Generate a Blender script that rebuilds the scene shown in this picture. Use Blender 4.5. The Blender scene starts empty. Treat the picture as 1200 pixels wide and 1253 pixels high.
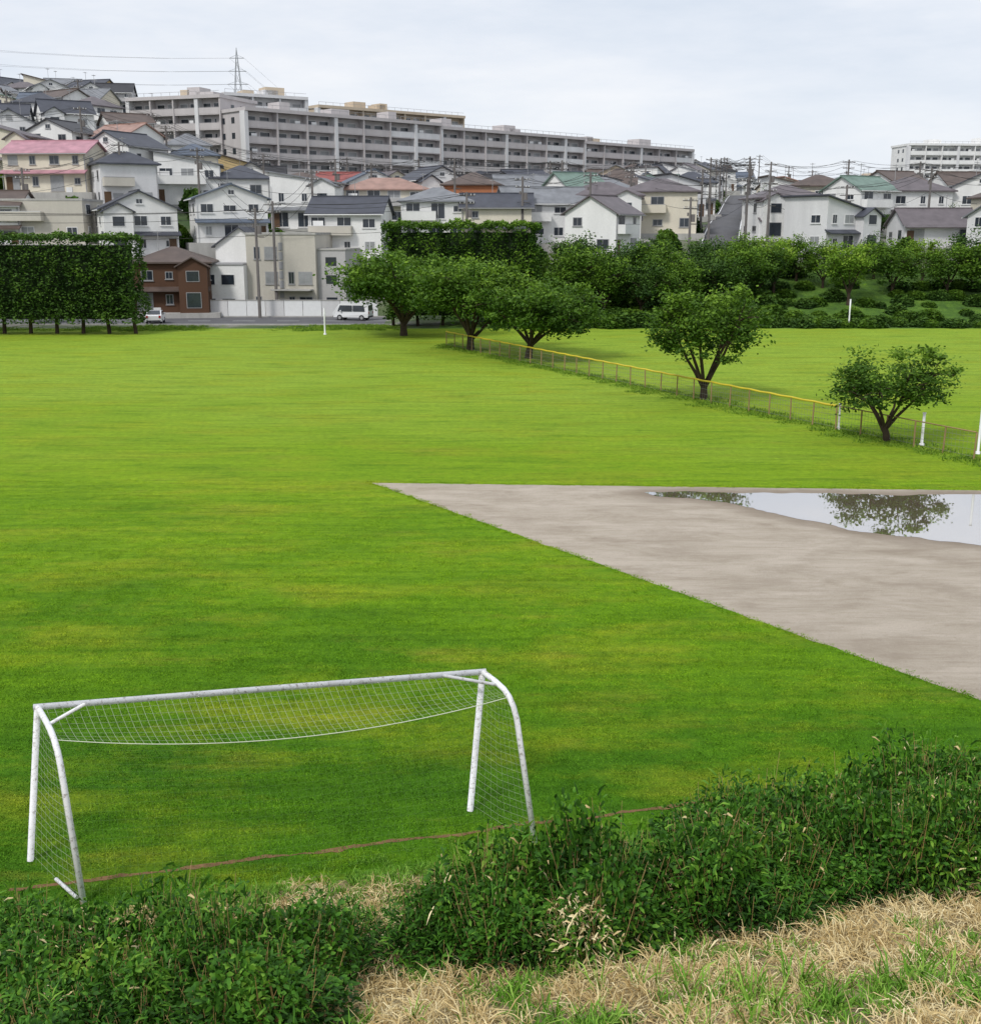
import bpy, math, random
import numpy as np
from mathutils import Vector, Matrix, noise as mnoise
R=random.Random(11); rng=np.random.default_rng(11)
scene=bpy.context.scene
COL=scene.collection
# ------------------------------------------------------------------ helpers
def clamp(t,a=0.,b=1.): return max(a,min(b,t))
def sm(a,b,x):
    t=clamp((x-a)/(b-a)); return t*t*(3-2*t)
def toe(X): return 17+.25*clamp(X,-40,40)
KR=([0,122,140,155,165,190,240,300,400,600,1200,5000],[0,0,4,7.2,8.8,10.8,13.2,18,25,33,40,45])
KL=([0,139,147,155,165,190,240,300,400,600,1200,5000],[0,0,4.5,8,9.6,11.5,13.7,18,25,33,40,45])
KA=([0,139,150,165,190,220,280,400,1200,5000],[0,0,1.5,5,8.5,14,20,20,20,20])
KD=([0,200,240,300,400,600,1200,5000],[0,0,1.5,5,12,18,26,30])
def terr(X,Y):
    d=toe(X)-Y
    if d>0 and Y<40:
        return min(.3*d+.01*d*d,8.2)+.05*mnoise.noise(Vector((X*.8,Y*.8,0)))*min(1,d)
    if Y<120: return 0.
    s=sm(-12,2,X)
    z=np.interp(Y,*KR)*s+np.interp(Y,*KL)*(1-s)
    b=X/Y
    return float(z+np.interp(Y,*KA)*sm(.17,.34,-b)-np.interp(Y,*KD)*sm(.17,.27,b))
# ------------------------------------------------------------------ materials
def newmat(name):
    m=bpy.data.materials.new(name); m.use_nodes=True
    nt=m.node_tree; return m,nt,nt.nodes['Principled BSDF']
def N(nt,t,**k):
    n=nt.nodes.new(t)
    for a,v in k.items(): setattr(n,a,v)
    return n
def ramp(nt,fac,stops):
    r=N(nt,'ShaderNodeValToRGB'); e=r.color_ramp.elements
    while len(e)<len(stops): e.new(.5)
    for i,(p,c) in enumerate(stops):
        e[i].position=p; e[i].color=(*c,1) if len(c)==3 else c
    nt.links.new(fac,r.inputs[0]); return r.outputs[0]
def noise(nt,vec,scale,detail=4,rough=.55,dist=0):
    n=N(nt,'ShaderNodeTexNoise'); n.inputs['Scale'].default_value=scale
    n.inputs['Detail'].default_value=detail; n.inputs['Roughness'].default_value=rough; n.inputs['Distortion'].default_value=dist
    if vec is not None: nt.links.new(vec,n.inputs['Vector'])
    return n.outputs['Fac']
def mixc(nt,fac,a,b,mode='MIX'):
    m=N(nt,'ShaderNodeMix',data_type='RGBA',blend_type=mode)
    for s,v in ((m.inputs[0],fac),(m.inputs[6],a),(m.inputs[7],b)):
        if hasattr(v,'is_linked'): nt.links.new(v,s)
        elif isinstance(v,(int,float)): s.default_value=v
        else: s.default_value=(*v,1)
    return m.outputs[2]
def maprange(nt,v,a,b,c,d):
    n=N(nt,'ShaderNodeMapRange'); nt.links.new(v,n.inputs[0])
    for i,x in enumerate((a,b,c,d)): n.inputs[i+1].default_value=x
    return n.outputs[0]
def pos(nt): return N(nt,'ShaderNodeNewGeometry').outputs['Position']
def scaled(nt,v,s,rot=0):
    m=N(nt,'ShaderNodeMapping'); m.inputs['Scale'].default_value=s; m.inputs['Rotation'].default_value=(0,0,rot); nt.links.new(v,m.inputs[0]); return m.outputs[0]
def bump(nt,bs,h,strength,dist=.05):
    b=N(nt,'ShaderNodeBump'); b.inputs['Strength'].default_value=strength; b.inputs['Distance'].default_value=dist
    nt.links.new(h,b.inputs['Height']); nt.links.new(b.outputs[0],bs.inputs['Normal'])
MC={}
def pm(name,col,rough=.8,var=.18,scale=1.2,metal=0,spec=.3,streak=False):
    if name in MC: return MC[name]
    m,nt,bs=newmat(name); p=pos(nt)
    n=noise(nt,scaled(nt,p,(1,1,.25)) if streak else p,scale,5)
    n2=noise(nt,p,scale*9,3)
    c=mixc(nt,maprange(nt,n,.3,.75,0,1),[min(.85,x*(1+var*.4)) for x in col],[x*(1-var) for x in col])
    c=mixc(nt,maprange(nt,n2,.35,.7,0,.35),c,[x*(1-var*1.5) for x in col])
    nt.links.new(c,bs.inputs['Base Color'])
    bs.inputs['Roughness'].default_value=rough; bs.inputs['Metallic'].default_value=metal
    bs.inputs['Specular IOR Level'].default_value=spec
    MC[name]=m; return m
def roofmat(name,col):
    if name in MC: return MC[name]
    m,nt,bs=newmat(name); p=pos(nt)
    w=N(nt,'ShaderNodeTexWave',wave_type='BANDS',bands_direction='Z'); w.inputs['Scale'].default_value=2.2
    w.inputs['Distortion'].default_value=.3; nt.links.new(p,w.inputs[0])
    n=noise(nt,p,.8,4)
    c=mixc(nt,maprange(nt,n,.3,.7,0,1),[x*1.2 for x in col],[x*.75 for x in col])
    c=mixc(nt,maprange(nt,w.outputs['Fac'],0,.5,.45,0),c,[x*.45 for x in col])
    nt.links.new(c,bs.inputs['Base Color']); bs.inputs['Roughness'].default_value=.55
    MC[name]=m; return m
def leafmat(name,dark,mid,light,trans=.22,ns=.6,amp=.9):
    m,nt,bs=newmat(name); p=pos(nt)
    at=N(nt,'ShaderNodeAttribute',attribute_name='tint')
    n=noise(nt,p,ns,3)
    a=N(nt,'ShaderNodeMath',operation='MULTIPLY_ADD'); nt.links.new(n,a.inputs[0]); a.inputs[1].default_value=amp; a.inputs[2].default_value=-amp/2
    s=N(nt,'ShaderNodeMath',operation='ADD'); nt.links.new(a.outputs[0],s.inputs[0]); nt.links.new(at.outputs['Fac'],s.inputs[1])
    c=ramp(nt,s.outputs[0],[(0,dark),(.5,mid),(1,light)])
    nt.links.new(c,bs.inputs['Base Color']); bs.inputs['Roughness'].default_value=.6
    bs.inputs['Specular IOR Level'].default_value=.18
    if trans>0:
        t=N(nt,'ShaderNodeBsdfTranslucent'); nt.links.new(c,t.inputs[0])
        mx=N(nt,'ShaderNodeMixShader'); mx.inputs[0].default_value=trans
        nt.links.new(bs.outputs[0],mx.inputs[1]); nt.links.new(t.outputs[0],mx.inputs[2])
        nt.links.new(mx.outputs[0],nt.nodes['Material Output'].inputs[0])
    return m
def lawncolor(nt,p):
    sx=N(nt,'ShaderNodeSeparateXYZ'); nt.links.new(p,sx.inputs[0])
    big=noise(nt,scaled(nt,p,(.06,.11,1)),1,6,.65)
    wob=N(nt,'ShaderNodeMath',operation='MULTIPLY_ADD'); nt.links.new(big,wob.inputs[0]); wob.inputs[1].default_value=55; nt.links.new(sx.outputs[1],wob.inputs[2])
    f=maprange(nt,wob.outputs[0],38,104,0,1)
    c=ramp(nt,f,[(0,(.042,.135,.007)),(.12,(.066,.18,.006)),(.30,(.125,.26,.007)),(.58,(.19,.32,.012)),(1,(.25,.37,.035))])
    yel=maprange(nt,noise(nt,scaled(nt,p,(.14,.30,1)),1,7,.7),.48,.66,0,.7)
    c=mixc(nt,yel,c,(.25,.31,.018))
    brn=maprange(nt,noise(nt,scaled(nt,p,(.3,.75,1)),.8,7,.75),.56,.72,0,.5)
    c=mixc(nt,brn,c,(.24,.24,.035))
    drk=maprange(nt,noise(nt,scaled(nt,p,(.2,.7,1)),1.1,6,.7),.52,.70,0,.6)
    c=mixc(nt,drk,c,(.07,.18,.008))
    stp=noise(nt,scaled(nt,p,(.16,1.6,1),.1),1.1,5,.75)
    c=mixc(nt,1.,c,ramp(nt,stp,[(.32,(.72,.76,.72)),(.5,(1,1,1)),(.68,(1.2,1.12,1.1))]),'MULTIPLY')
    med=noise(nt,p,3.1,7,.75)
    c=mixc(nt,1.,c,ramp(nt,med,[(.28,(.66,.70,.62)),(.5,(1,1,1)),(.72,(1.28,1.2,1.1))]),'MULTIPLY')
    return c
def lawnmat():
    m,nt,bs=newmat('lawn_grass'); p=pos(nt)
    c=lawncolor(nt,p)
    fine=noise(nt,p,20,5,.85)
    c=mixc(nt,1.,c,ramp(nt,fine,[(.33,(.5,.58,.45)),(.52,(1,1,1)),(.68,(1.3,1.22,1.2))]),'MULTIPLY')
    nt.links.new(c,bs.inputs['Base Color']); bs.inputs['Roughness'].default_value=.9
    bs.inputs['Specular IOR Level'].default_value=.1
    bump(nt,bs,fine,.6,.05)
    return m
def bladelawn():
    m,nt,bs=newmat('lawn_blades'); p=pos(nt)
    c=lawncolor(nt,p); at=N(nt,'ShaderNodeAttribute',attribute_name='tint')
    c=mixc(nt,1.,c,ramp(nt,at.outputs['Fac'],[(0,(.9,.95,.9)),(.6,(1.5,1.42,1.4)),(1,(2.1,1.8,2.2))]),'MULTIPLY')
    nt.links.new(c,bs.inputs['Base Color']); bs.inputs['Roughness'].default_value=.7
    bs.inputs['Specular IOR Level'].default_value=.15
    return m
M_lawn=lawnmat(); M_lawnb=bladelawn()
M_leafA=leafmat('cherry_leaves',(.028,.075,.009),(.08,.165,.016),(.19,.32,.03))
M_leafB=leafmat('evergreen_leaves',(.018,.048,.010),(.05,.11,.016),(.12,.22,.028),.12)
M_leafC=leafmat('bright_leaves',(.06,.14,.015),(.16,.29,.025),(.32,.44,.05))
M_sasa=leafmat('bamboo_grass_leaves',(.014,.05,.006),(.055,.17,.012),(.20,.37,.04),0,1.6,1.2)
M_sasay=leafmat('vine_leaves',(.03,.08,.008),(.11,.24,.018),(.27,.42,.05),0,1.6,1.0)
M_reed=leafmat('reed_leaves',(.06,.16,.012),(.13,.30,.025),(.30,.46,.08),0,1.4)
M_dry=leafmat('dry_grass',(.38,.26,.10),(.62,.48,.23),(.82,.71,.43),0,1.0,1.1)
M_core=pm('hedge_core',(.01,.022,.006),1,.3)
M_bark=pm('bark',(.07,.05,.035),.95,.5,3)
M_white=pm('white_paint',(.80,.81,.82),.45,.06,3)
M_glass=pm('window_glass',(.035,.045,.06),.12,.5,.6,spec=.6)
M_curt=pm('window_curtain',(.32,.33,.34),.3,.3,.6,spec=.6)
M_frame=pm('window_frame',(.35,.35,.36),.5,.1)
M_dark=pm('dark_void',(.03,.03,.035),.8,.2)
M_asph=pm('asphalt',(.13,.13,.14),.9,.25,.7)
M_conc=pm('concrete',(.46,.45,.43),.9,.25,1.0,streak=True)
M_pole=pm('pole_concrete',(.13,.12,.115),.9,.2)
M_wire=pm('cable',(.04,.04,.04),.8,.1)
# ------------------------------------------------------------------ mesh builders
def quadmesh(name,V,F,mats,mi=None,tint=None,smooth=False):
    V=np.asarray(V,dtype=np.float32).reshape(-1,3); F=np.asarray(F,dtype=np.int32).reshape(-1,4)
    me=bpy.data.meshes.new(name); me.vertices.add(len(V)); me.vertices.foreach_set('co',V.ravel())
    me.loops.add(F.size); me.loops.foreach_set('vertex_index',F.ravel())
    me.polygons.add(len(F)); me.polygons.foreach_set('loop_start',np.arange(0,F.size,4,dtype=np.int32))
    for m in mats: me.materials.append(m)
    if mi is not None: me.polygons.foreach_set('material_index',np.asarray(mi,dtype=np.int32))
    if smooth: me.polygons.foreach_set('use_smooth',np.ones(len(F),dtype=bool))
    if tint is not None:
        a=me.attributes.new('tint','FLOAT','POINT'); a.data.foreach_set('value',np.asarray(tint,dtype=np.float32))
    me.update(calc_edges=True); return me
def obj(name,me,loc=(0,0,0),rot=0,sc=1,parent=None,link=True):
    o=bpy.data.objects.new(name,me); o.location=loc; o.rotation_euler=(0,0,rot)
    o.scale=(sc,sc,sc) if not hasattr(sc,'__len__') else sc
    if link: COL.objects.link(o)
    if parent: o.parent=parent
    return o
class QB:
    def __init__(s): s.V=[];s.F=[];s.T=[];s.M=[];s.n=0
    def add(s,V,F,mi=0,t=.5):
        V=np.asarray(V,float).reshape(-1,3);F=np.asarray(F,int).reshape(-1,4)
        s.V.append(V);s.F.append(F+s.n);s.n+=len(V)
        s.T.append(np.full(len(V),t) if np.isscalar(t) else t); s.M.append(np.full(len(F),mi))
    def mesh(s,name,mats,smooth=False):
        return quadmesh(name,np.concatenate(s.V),np.concatenate(s.F),mats,np.concatenate(s.M),np.concatenate(s.T),smooth)
def tube(qb,path,rad,sides=6,mi=0,t=.5,caps=False):
    P=[Vector(p) for p in path]; n=len(P)
    if not hasattr(rad,'__len__'): rad=[rad]*n
    V=[];F=[]; ref=None
    for i,p in enumerate(P):
        d=(P[min(i+1,n-1)]-P[max(i-1,0)]).normalized()
        if ref is None: ref=Vector((0,0,1)) if abs(d.z)<.9 else Vector((1,0,0))
        if abs(d.dot(ref))>.95: ref=Vector((1,0,0)) if abs(d.x)<.9 else Vector((0,1,0))
        u=d.cross(ref).normalized(); v=d.cross(u).normalized()
        for k in range(sides):
            a=2*math.pi*k/sides; V.append(p+(u*math.cos(a)+v*math.sin(a))*rad[i])
    for i in range(n-1):
        for k in range(sides):
            k2=(k+1)%sides; F.append((i*sides+k,i*sides+k2,(i+1)*sides+k2,(i+1)*sides+k))
    if caps and sides==8:
        for b in (0,(n-1)*8): F+= [(b,b+1,b+2,b+3),(b,b+3,b+4,b+7),(b+4,b+5,b+6,b+7)]
    qb.add(V,F,mi,t)
def leaves(qb,C,size,mi=1,tint=None,aspect=.55,up=.5):
    n=len(C); u=rng.normal(size=(n,3)); u[:,2]*=.5; u/=np.linalg.norm(u,axis=1)[:,None]
    nn=rng.normal(size=(n,3)); nn[:,2]=np.abs(nn[:,2])+up
    v=np.cross(nn,u); v/=np.linalg.norm(v,axis=1)[:,None]
    s=(size*rng.uniform(.7,1.3,n))[:,None]
    V=np.stack([C-u*s,C+v*s*aspect,C+u*s,C-v*s*aspect],1).reshape(-1,3)
    F=np.arange(4*n).reshape(n,4)
    t=rng.uniform(.2,.8,n) if tint is None else tint
    qb.add(V,F,mi,np.repeat(t,4))
def blades(qb,B,D,L,W,droop,mi=0,tint=None):
    n=len(B); D=D/np.linalg.norm(D,axis=1)[:,None]
    S=np.cross(D,rng.normal(size=(n,3))); S/=np.linalg.norm(S,axis=1)[:,None]
    L=L[:,None]; W=np.broadcast_to(np.asarray(W),(n,))[:,None]; dn=np.array([0,0,-1.])
    dr=np.broadcast_to(np.asarray(droop),(n,))[:,None]
    m=B+D*L*.55+dn*dr*L*.2; t=B+D*L*.95+dn*dr*L
    V=np.stack([B-S*W*.6,B+S*W*.6,m-S*W,m+S*W,t-S*W*.1,t+S*W*.1],1).reshape(-1,3)
    i=np.arange(n)[:,None]*6
    F=np.concatenate([i+np.array([[0,1,3,2]]),i+np.array([[2,3,5,4]])],0)
    if tint is None: tint=rng.uniform(.2,.8,n)
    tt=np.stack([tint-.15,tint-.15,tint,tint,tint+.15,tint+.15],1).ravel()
    qb.add(V,F,mi,tt)
class MB:
    def __init__(s): s.parts={}
    def poly(s,part,mat,V,F):
        p=s.parts.setdefault(part,[[],[],[],[]]); n=len(p[0]); p[0]+= [tuple(v) for v in V]
        if mat not in p[3]: p[3].append(mat)
        k=p[3].index(mat)
        for f in F: p[1].append([i+n for i in f]); p[2].append(k)
    def box(s,part,mat,x0,x1,y0,y1,z0,z1):
        V=[(x,y,z) for x in (x0,x1) for y in (y0,y1) for z in (z0,z1)]
        s.poly(part,mat,V,[(0,1,3,2),(4,6,7,5),(0,4,5,1),(2,3,7,6),(0,2,6,4),(1,5,7,3)])
    def ext(s,part,mat,pl,axis,a,b):
        n=len(pl); f={'x':lambda p,c:(c,p[0],p[1]),'y':lambda p,c:(p[0],c,p[1]),'z':lambda p,c:(p[0],p[1],c)}[axis]
        V=[f(p,a) for p in pl]+[f(p,b) for p in pl]
        s.poly(part,mat,V,[list(range(n)),list(range(2*n-1,n-1,-1))]+[(i,(i+1)%n,n+(i+1)%n,n+i) for i in range(n)])
    def wbox(s,part,mat,face,cx,cz,w,h,o0,o1,W,D):
        a,b,z0,z1=cx-w/2,cx+w/2,cz-h/2,cz+h/2
        if face=='f': s.box(part,mat,a,b,-D/2-o1,-D/2-o0,z0,z1)
        elif face=='l': s.box(part,mat,-W/2-o1,-W/2-o0,a,b,z0,z1)
        else: s.box(part,mat,W/2+o0,W/2+o1,a,b,z0,z1)
    def window(s,face,cx,cz,w,h,W,D,fr=None,gl=None):
        s.wbox('windows',fr or M_frame,face,cx,cz,w+.16,h+.16,-.05,.05,W,D)
        g=gl or (M_curt if R.random()<.25 else M_glass)
        hw=w/2-.03
        for k in (-1,1): s.wbox('windows',g,face,cx+k*(hw/2+.025),cz,hw,h,.0,.056,W,D)
        s.wbox('window_sills',fr or M_frame,face,cx,cz-h/2-.13,w+.3,.07,-.03,.13,W,D)
    def finish(s,name,loc,rot=0,sc=1):
        e=bpy.data.objects.new(name,None); e.location=loc; e.rotation_euler=(0,0,rot); e.scale=(sc,)*3; COL.objects.link(e)
        for pn,(V,F,mi,mats) in s.parts.items():
            me=bpy.data.meshes.new(pn); me.from_pydata(V,[],F)
            for m in mats: me.materials.append(m)
            me.polygons.foreach_set('material_index',mi); me.update()
            o=bpy.data.objects.new(pn,me); COL.objects.link(o); o.parent=e
        return e
def scatter(name,P,rot,scl,idx,protos):
    me=bpy.data.meshes.new(name); me.from_pydata([tuple(p) for p in P],[],[])
    a=me.attributes.new('rot','FLOAT_VECTOR','POINT'); a.data.foreach_set('vector',np.asarray(rot,dtype=np.float32).ravel())
    a=me.attributes.new('scl','FLOAT_VECTOR','POINT'); a.data.foreach_set('vector',np.asarray(scl,dtype=np.float32).ravel())
    a=me.attributes.new('idx','INT','POINT'); a.data.foreach_set('value',np.asarray(idx,dtype=np.int32))
    o=obj(name,me); col=bpy.data.collections.new(name+'_pieces')
    for i,p in enumerate(protos): col.objects.link(bpy.data.objects.new('%s_piece_%02d'%(name,i),p))
    ng=bpy.data.node_groups.new(name+'_scatter','GeometryNodeTree')
    ng.interface.new_socket('Geometry',in_out='INPUT',socket_type='NodeSocketGeometry')
    ng.interface.new_socket('Geometry',in_out='OUTPUT',socket_type='NodeSocketGeometry')
    gi=ng.nodes.new('NodeGroupInput'); go=ng.nodes.new('NodeGroupOutput'); ip=ng.nodes.new('GeometryNodeInstanceOnPoints')
    ci=ng.nodes.new('GeometryNodeCollectionInfo'); ci.inputs['Collection'].default_value=col
    ci.inputs['Separate Children'].default_value=True; ci.inputs['Reset Children'].default_value=True
    L=ng.links.new
    def na(t,nm):
        n=ng.nodes.new('GeometryNodeInputNamedAttribute'); n.data_type=t; n.inputs['Name'].default_value=nm; return n.outputs[0]
    L(gi.outputs[0],ip.inputs['Points']); L(ci.outputs[0],ip.inputs['Instance']); ip.inputs['Pick Instance'].default_value=True
    L(na('INT','idx'),ip.inputs['Instance Index']); L(na('FLOAT_VECTOR','rot'),ip.inputs['Rotation']); L(na('FLOAT_VECTOR','scl'),ip.inputs['Scale'])
    L(ip.outputs[0],go.inputs[0])
    md=o.modifiers.new('scatter','NODES'); md.node_group=ng
    return o
# ------------------------------------------------------------------ camera, light, sky
cam=bpy.data.cameras.new('camera'); co=bpy.data.objects.new('camera',cam); COL.objects.link(co)
co.location=(0,0,10); co.rotation_euler=(math.radians(90-13.88),0,0)
cam.sensor_fit='HORIZONTAL'; cam.sensor_width=36; cam.lens=42; cam.clip_end=9000; scene.camera=co
sd=Vector((-.55,-.75,1.0)).normalized()
sun=bpy.data.lights.new('sun','SUN'); sun.energy=2.1; sun.angle=math.radians(11); sun.color=(1,.96,.9)
so=obj('sun',sun); so.rotation_euler=sd.to_track_quat('Z','Y').to_euler()
w=bpy.data.worlds.new('World'); scene.world=w; w.use_nodes=True; nt=w.node_tree
bg=nt.nodes['Background']; bg.inputs[1].default_value=.115
sky=N(nt,'ShaderNodeTexSky',sky_type='NISHITA'); sky.sun_disc=False
sky.sun_elevation=math.asin(sd.z); sky.sun_rotation=math.atan2(sd.x,sd.y)
tc=N(nt,'ShaderNodeTexCoord').outputs['Generated']
n1=noise(nt,scaled(nt,tc,(1.6,1.6,7)),1.8,7,.6)
sx=N(nt,'ShaderNodeSeparateXYZ'); nt.links.new(tc,sx.inputs[0])
cc=ramp(nt,n1,[(.32,(6.3,6.9,7.8)),(.47,(7.2,7.6,8.3)),(.66,(8.4,8.5,8.8))])
hz=maprange(nt,sx.outputs[2],0,.13,.6,0)
cc=mixc(nt,hz,cc,(7.7,8.1,8.6))
c=mixc(nt,.93,sky.outputs[0],cc)
nt.links.new(c,bg.inputs[0])
scene.view_settings.view_transform='Standard'; scene.view_settings.look='None'; scene.view_settings.exposure=0
# ------------------------------------------------------------------ ground sheet
xs=sorted(set([round(v,3) for v in list(np.arange(-15,15.1,.6))+list(np.arange(-90,91,5))+list(np.arange(-300,301,15))+[-2500,-1500,-900,-500,500,900,1500,2500]]))
ys=list(np.arange(-14,18.1,.5))+list(np.arange(20,118,4))+list(np.arange(118,200,2))+list(np.arange(200,420,6))+[440,480,540,600,700,850,1000,1400,2000,3000,5000]
m,ntb,bs=newmat('bank_soil'); p=pos(ntb)
c=ramp(ntb,noise(ntb,p,1.1,6,.7),[(.3,(.12,.09,.045)),(.5,(.34,.26,.13)),(.72,(.50,.39,.21))])
ntb.links.new(c,bs.inputs['Base Color']); bs.inputs['Roughness'].default_value=1; bump(ntb,bs,noise(ntb,p,14,5,.7),.8,.08); M_bank=m
m,ntb,bs=newmat('hill_ground'); p=pos(ntb)
c=ramp(ntb,noise(ntb,p,.12,5,.7),[(.35,(.03,.07,.015)),(.5,(.09,.12,.05)),(.6,(.22,.21,.19))])
ntb.links.new(c,bs.inputs['Base Color']); bs.inputs['Roughness'].default_value=1; M_hill=m
m,ntb,bs=newmat('slope_grass'); p=pos(ntb)
c=ramp(ntb,noise(ntb,p,.5,7,.8),[(.32,(.035,.085,.012)),(.5,(.09,.20,.016)),(.7,(.18,.31,.03))])
ntb.links.new(c,bs.inputs['Base Color']); bs.inputs['Roughness'].default_value=1; bump(ntb,bs,noise(ntb,p,4,5,.8),1,.3); M_slope=m
V=[];F=[];mi=[]
for yy in ys:
    fd=1-sm(30,70,yy)
    for x in xs:
        Y=yy+.25*clamp(x,-40,40)*fd
        V.append((x,Y,terr(x,Y)))
nx=len(xs)
for j in range(len(ys)-1):
    for i in range(nx-1):
        F.append((j*nx+i,j*nx+i+1,(j+1)*nx+i+1,(j+1)*nx+i))
        yc=(ys[j]+ys[j+1])/2
        xm=xs[i]
        mi.append(1 if yc<16.6 else (0 if yc<121 else (3 if yc<146 and xm>-6 else 2)))
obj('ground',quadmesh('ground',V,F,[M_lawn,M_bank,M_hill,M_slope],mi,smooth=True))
# ------------------------------------------------------------------ infield dirt, puddle
pud=[(6.0,43.6),(6.9,42.9),(8.3,42.3),(9.6,41.2),(10.4,40.0),(11.6,38.9),(12.6,37.7),(14,36.9),(16,36.0),(19,35.2),(23,35.0),(28,36),(31,39),(28,42),(22,42.9),(19,43.25),(15,43.3),(12,43.5),(9.5,43.55),(8,43.75)]
pp=[]
for i in range(len(pud)):
    p0,p1,p2,p3=[np.array(pud[(i+k)%len(pud)]) for k in (-1,0,1,2)]
    for k in range(12):
        t=k/12; q=.5*((2*p1)+(-p0+p2)*t+(2*p0-5*p1+4*p2-p3)*t*t+(-p0+3*p1-3*p2+p3)*t**3)
        q=q+.26*np.array([mnoise.noise(Vector((q[0]*1.1,q[1]*1.1,3))),mnoise.noise(Vector((q[0]*1.1,q[1]*1.1,9)))])+.09*np.array([mnoise.noise(Vector((q[0]*4,q[1]*4,3))),mnoise.noise(Vector((q[0]*4,q[1]*4,9)))])
        pp.append(q)
PP=np.array(pp)
m,nt,bs=newmat('puddle_water'); p=pos(nt)
bs.inputs['Base Color'].default_value=(.17,.115,.06,1); bs.inputs['Roughness'].default_value=.5
g=N(nt,'ShaderNodeBsdfGlossy'); g.inputs['Roughness'].default_value=.012; g.inputs[0].default_value=(.93,.94,.96,1)
bp=N(nt,'ShaderNodeBump'); bp.inputs['Strength'].default_value=.03; bp.inputs['Distance'].default_value=.02
nt.links.new(noise(nt,p,3,2),bp.inputs['Height']); nt.links.new(bp.outputs[0],g.inputs['Normal'])
mx=N(nt,'ShaderNodeMixShader'); mx.inputs[0].default_value=.70
nt.links.new(bs.outputs[0],mx.inputs[1]); nt.links.new(g.outputs[0],mx.inputs[2]); nt.links.new(mx.outputs[0],nt.nodes['Material Output'].inputs[0])
M_pud=m
me=bpy.data.meshes.new('puddle'); me.from_pydata([(q[0],q[1],.012) for q in pp],[],[list(range(len(pp)))]); me.materials.append(M_pud)
obj('puddle',me)
m,nt,bs=newmat('infield_sand'); p=pos(nt)
st=noise(nt,scaled(nt,p,(.35,.8,1),.45),.9,9,.72,.5)
c=ramp(nt,st,[(.30,(.30,.245,.185)),(.45,(.43,.37,.295)),(.60,(.52,.455,.375))])
c=mixc(nt,maprange(nt,noise(nt,scaled(nt,p,(.3,3.2,1),.42),1.2,6,.75),.50,.66,0,.42),c,(.29,.235,.18))
c=mixc(nt,maprange(nt,noise(nt,p,.4,7,.75),.50,.68,0,.6),c,(.33,.275,.215))
c=mixc(nt,maprange(nt,noise(nt,p,24,5,.85),.5,.75,0,.6),c,(.23,.185,.14))
c=mixc(nt,maprange(nt,noise(nt,p,6,6,.85),.57,.68,0,.5),c,(.24,.19,.14))
at=N(nt,'ShaderNodeAttribute',attribute_name='tint')
c=mixc(nt,maprange(nt,at.outputs['Fac'],0,1,0,.7),c,(.20,.155,.11))
nt.links.new(c,bs.inputs['Base Color']); bs.inputs['Roughness'].default_value=.95
bump(nt,bs,noise(nt,p,7,8,.88),.8,.06); M_sand=m
def edgeX(Y): return -4.8+(45.4-Y)*(15.5/22.1)
V=[];F=[];T=[]; nj,ni=150,80
for j in range(nj):
    Ly=45.4-(45.4-19.5)*j/(nj-1); Lx=edgeX(Ly)+.12*mnoise.noise(Vector((Ly*1.9,0,0)))+.06*mnoise.noise(Vector((Ly*7,5,0)))
    for i in range(ni):
        u=(i/(ni-1))**1.4; X=Lx+u*(48-Lx); Y=Ly-.058*(X-Lx)+(.10*mnoise.noise(Vector((X*1.5,4,0))) if j==0 else 0)
        V.append((X,Y,.004)); d=np.min(np.hypot(PP[:,0]-X,PP[:,1]-Y)); T.append(1-sm(0,1.0+1.2*abs(mnoise.noise(Vector((X*.7,Y*.7,1)))),d))
for j in range(nj-1):
    for i in range(ni-1): F.append((j*ni+i,(j+1)*ni+i,(j+1)*ni+i+1,j*ni+i+1))
obj('dirt_infield',quadmesh('dirt_infield',V,F,[M_sand],tint=T))
def in_dirt(X,Y): return X>edgeX(Y)+.05 and Y<45.4-.058*(X+4.8)
V=[];F=[]
for i in range(330):
    X=-7.5+i*.06; Y=toe(X)+.75+.09*mnoise.noise(Vector((X*.9,0,0)))+.04*mnoise.noise(Vector((X*5,0,0))); wd=max(.012,.045+.05*mnoise.noise(Vector((X*1.4,7,0)))+.03*mnoise.noise(Vector((X*7,7,0))))
    V+=[(X,Y-wd,.006),(X,Y+wd,.006)]
    if i: F.append((2*i-2,2*i,2*i+1,2*i-1))
obj('bare_soil_track',quadmesh('soil_track',V,F,[pm('red_soil',(.22,.125,.06),1,.4,4)]))
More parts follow.
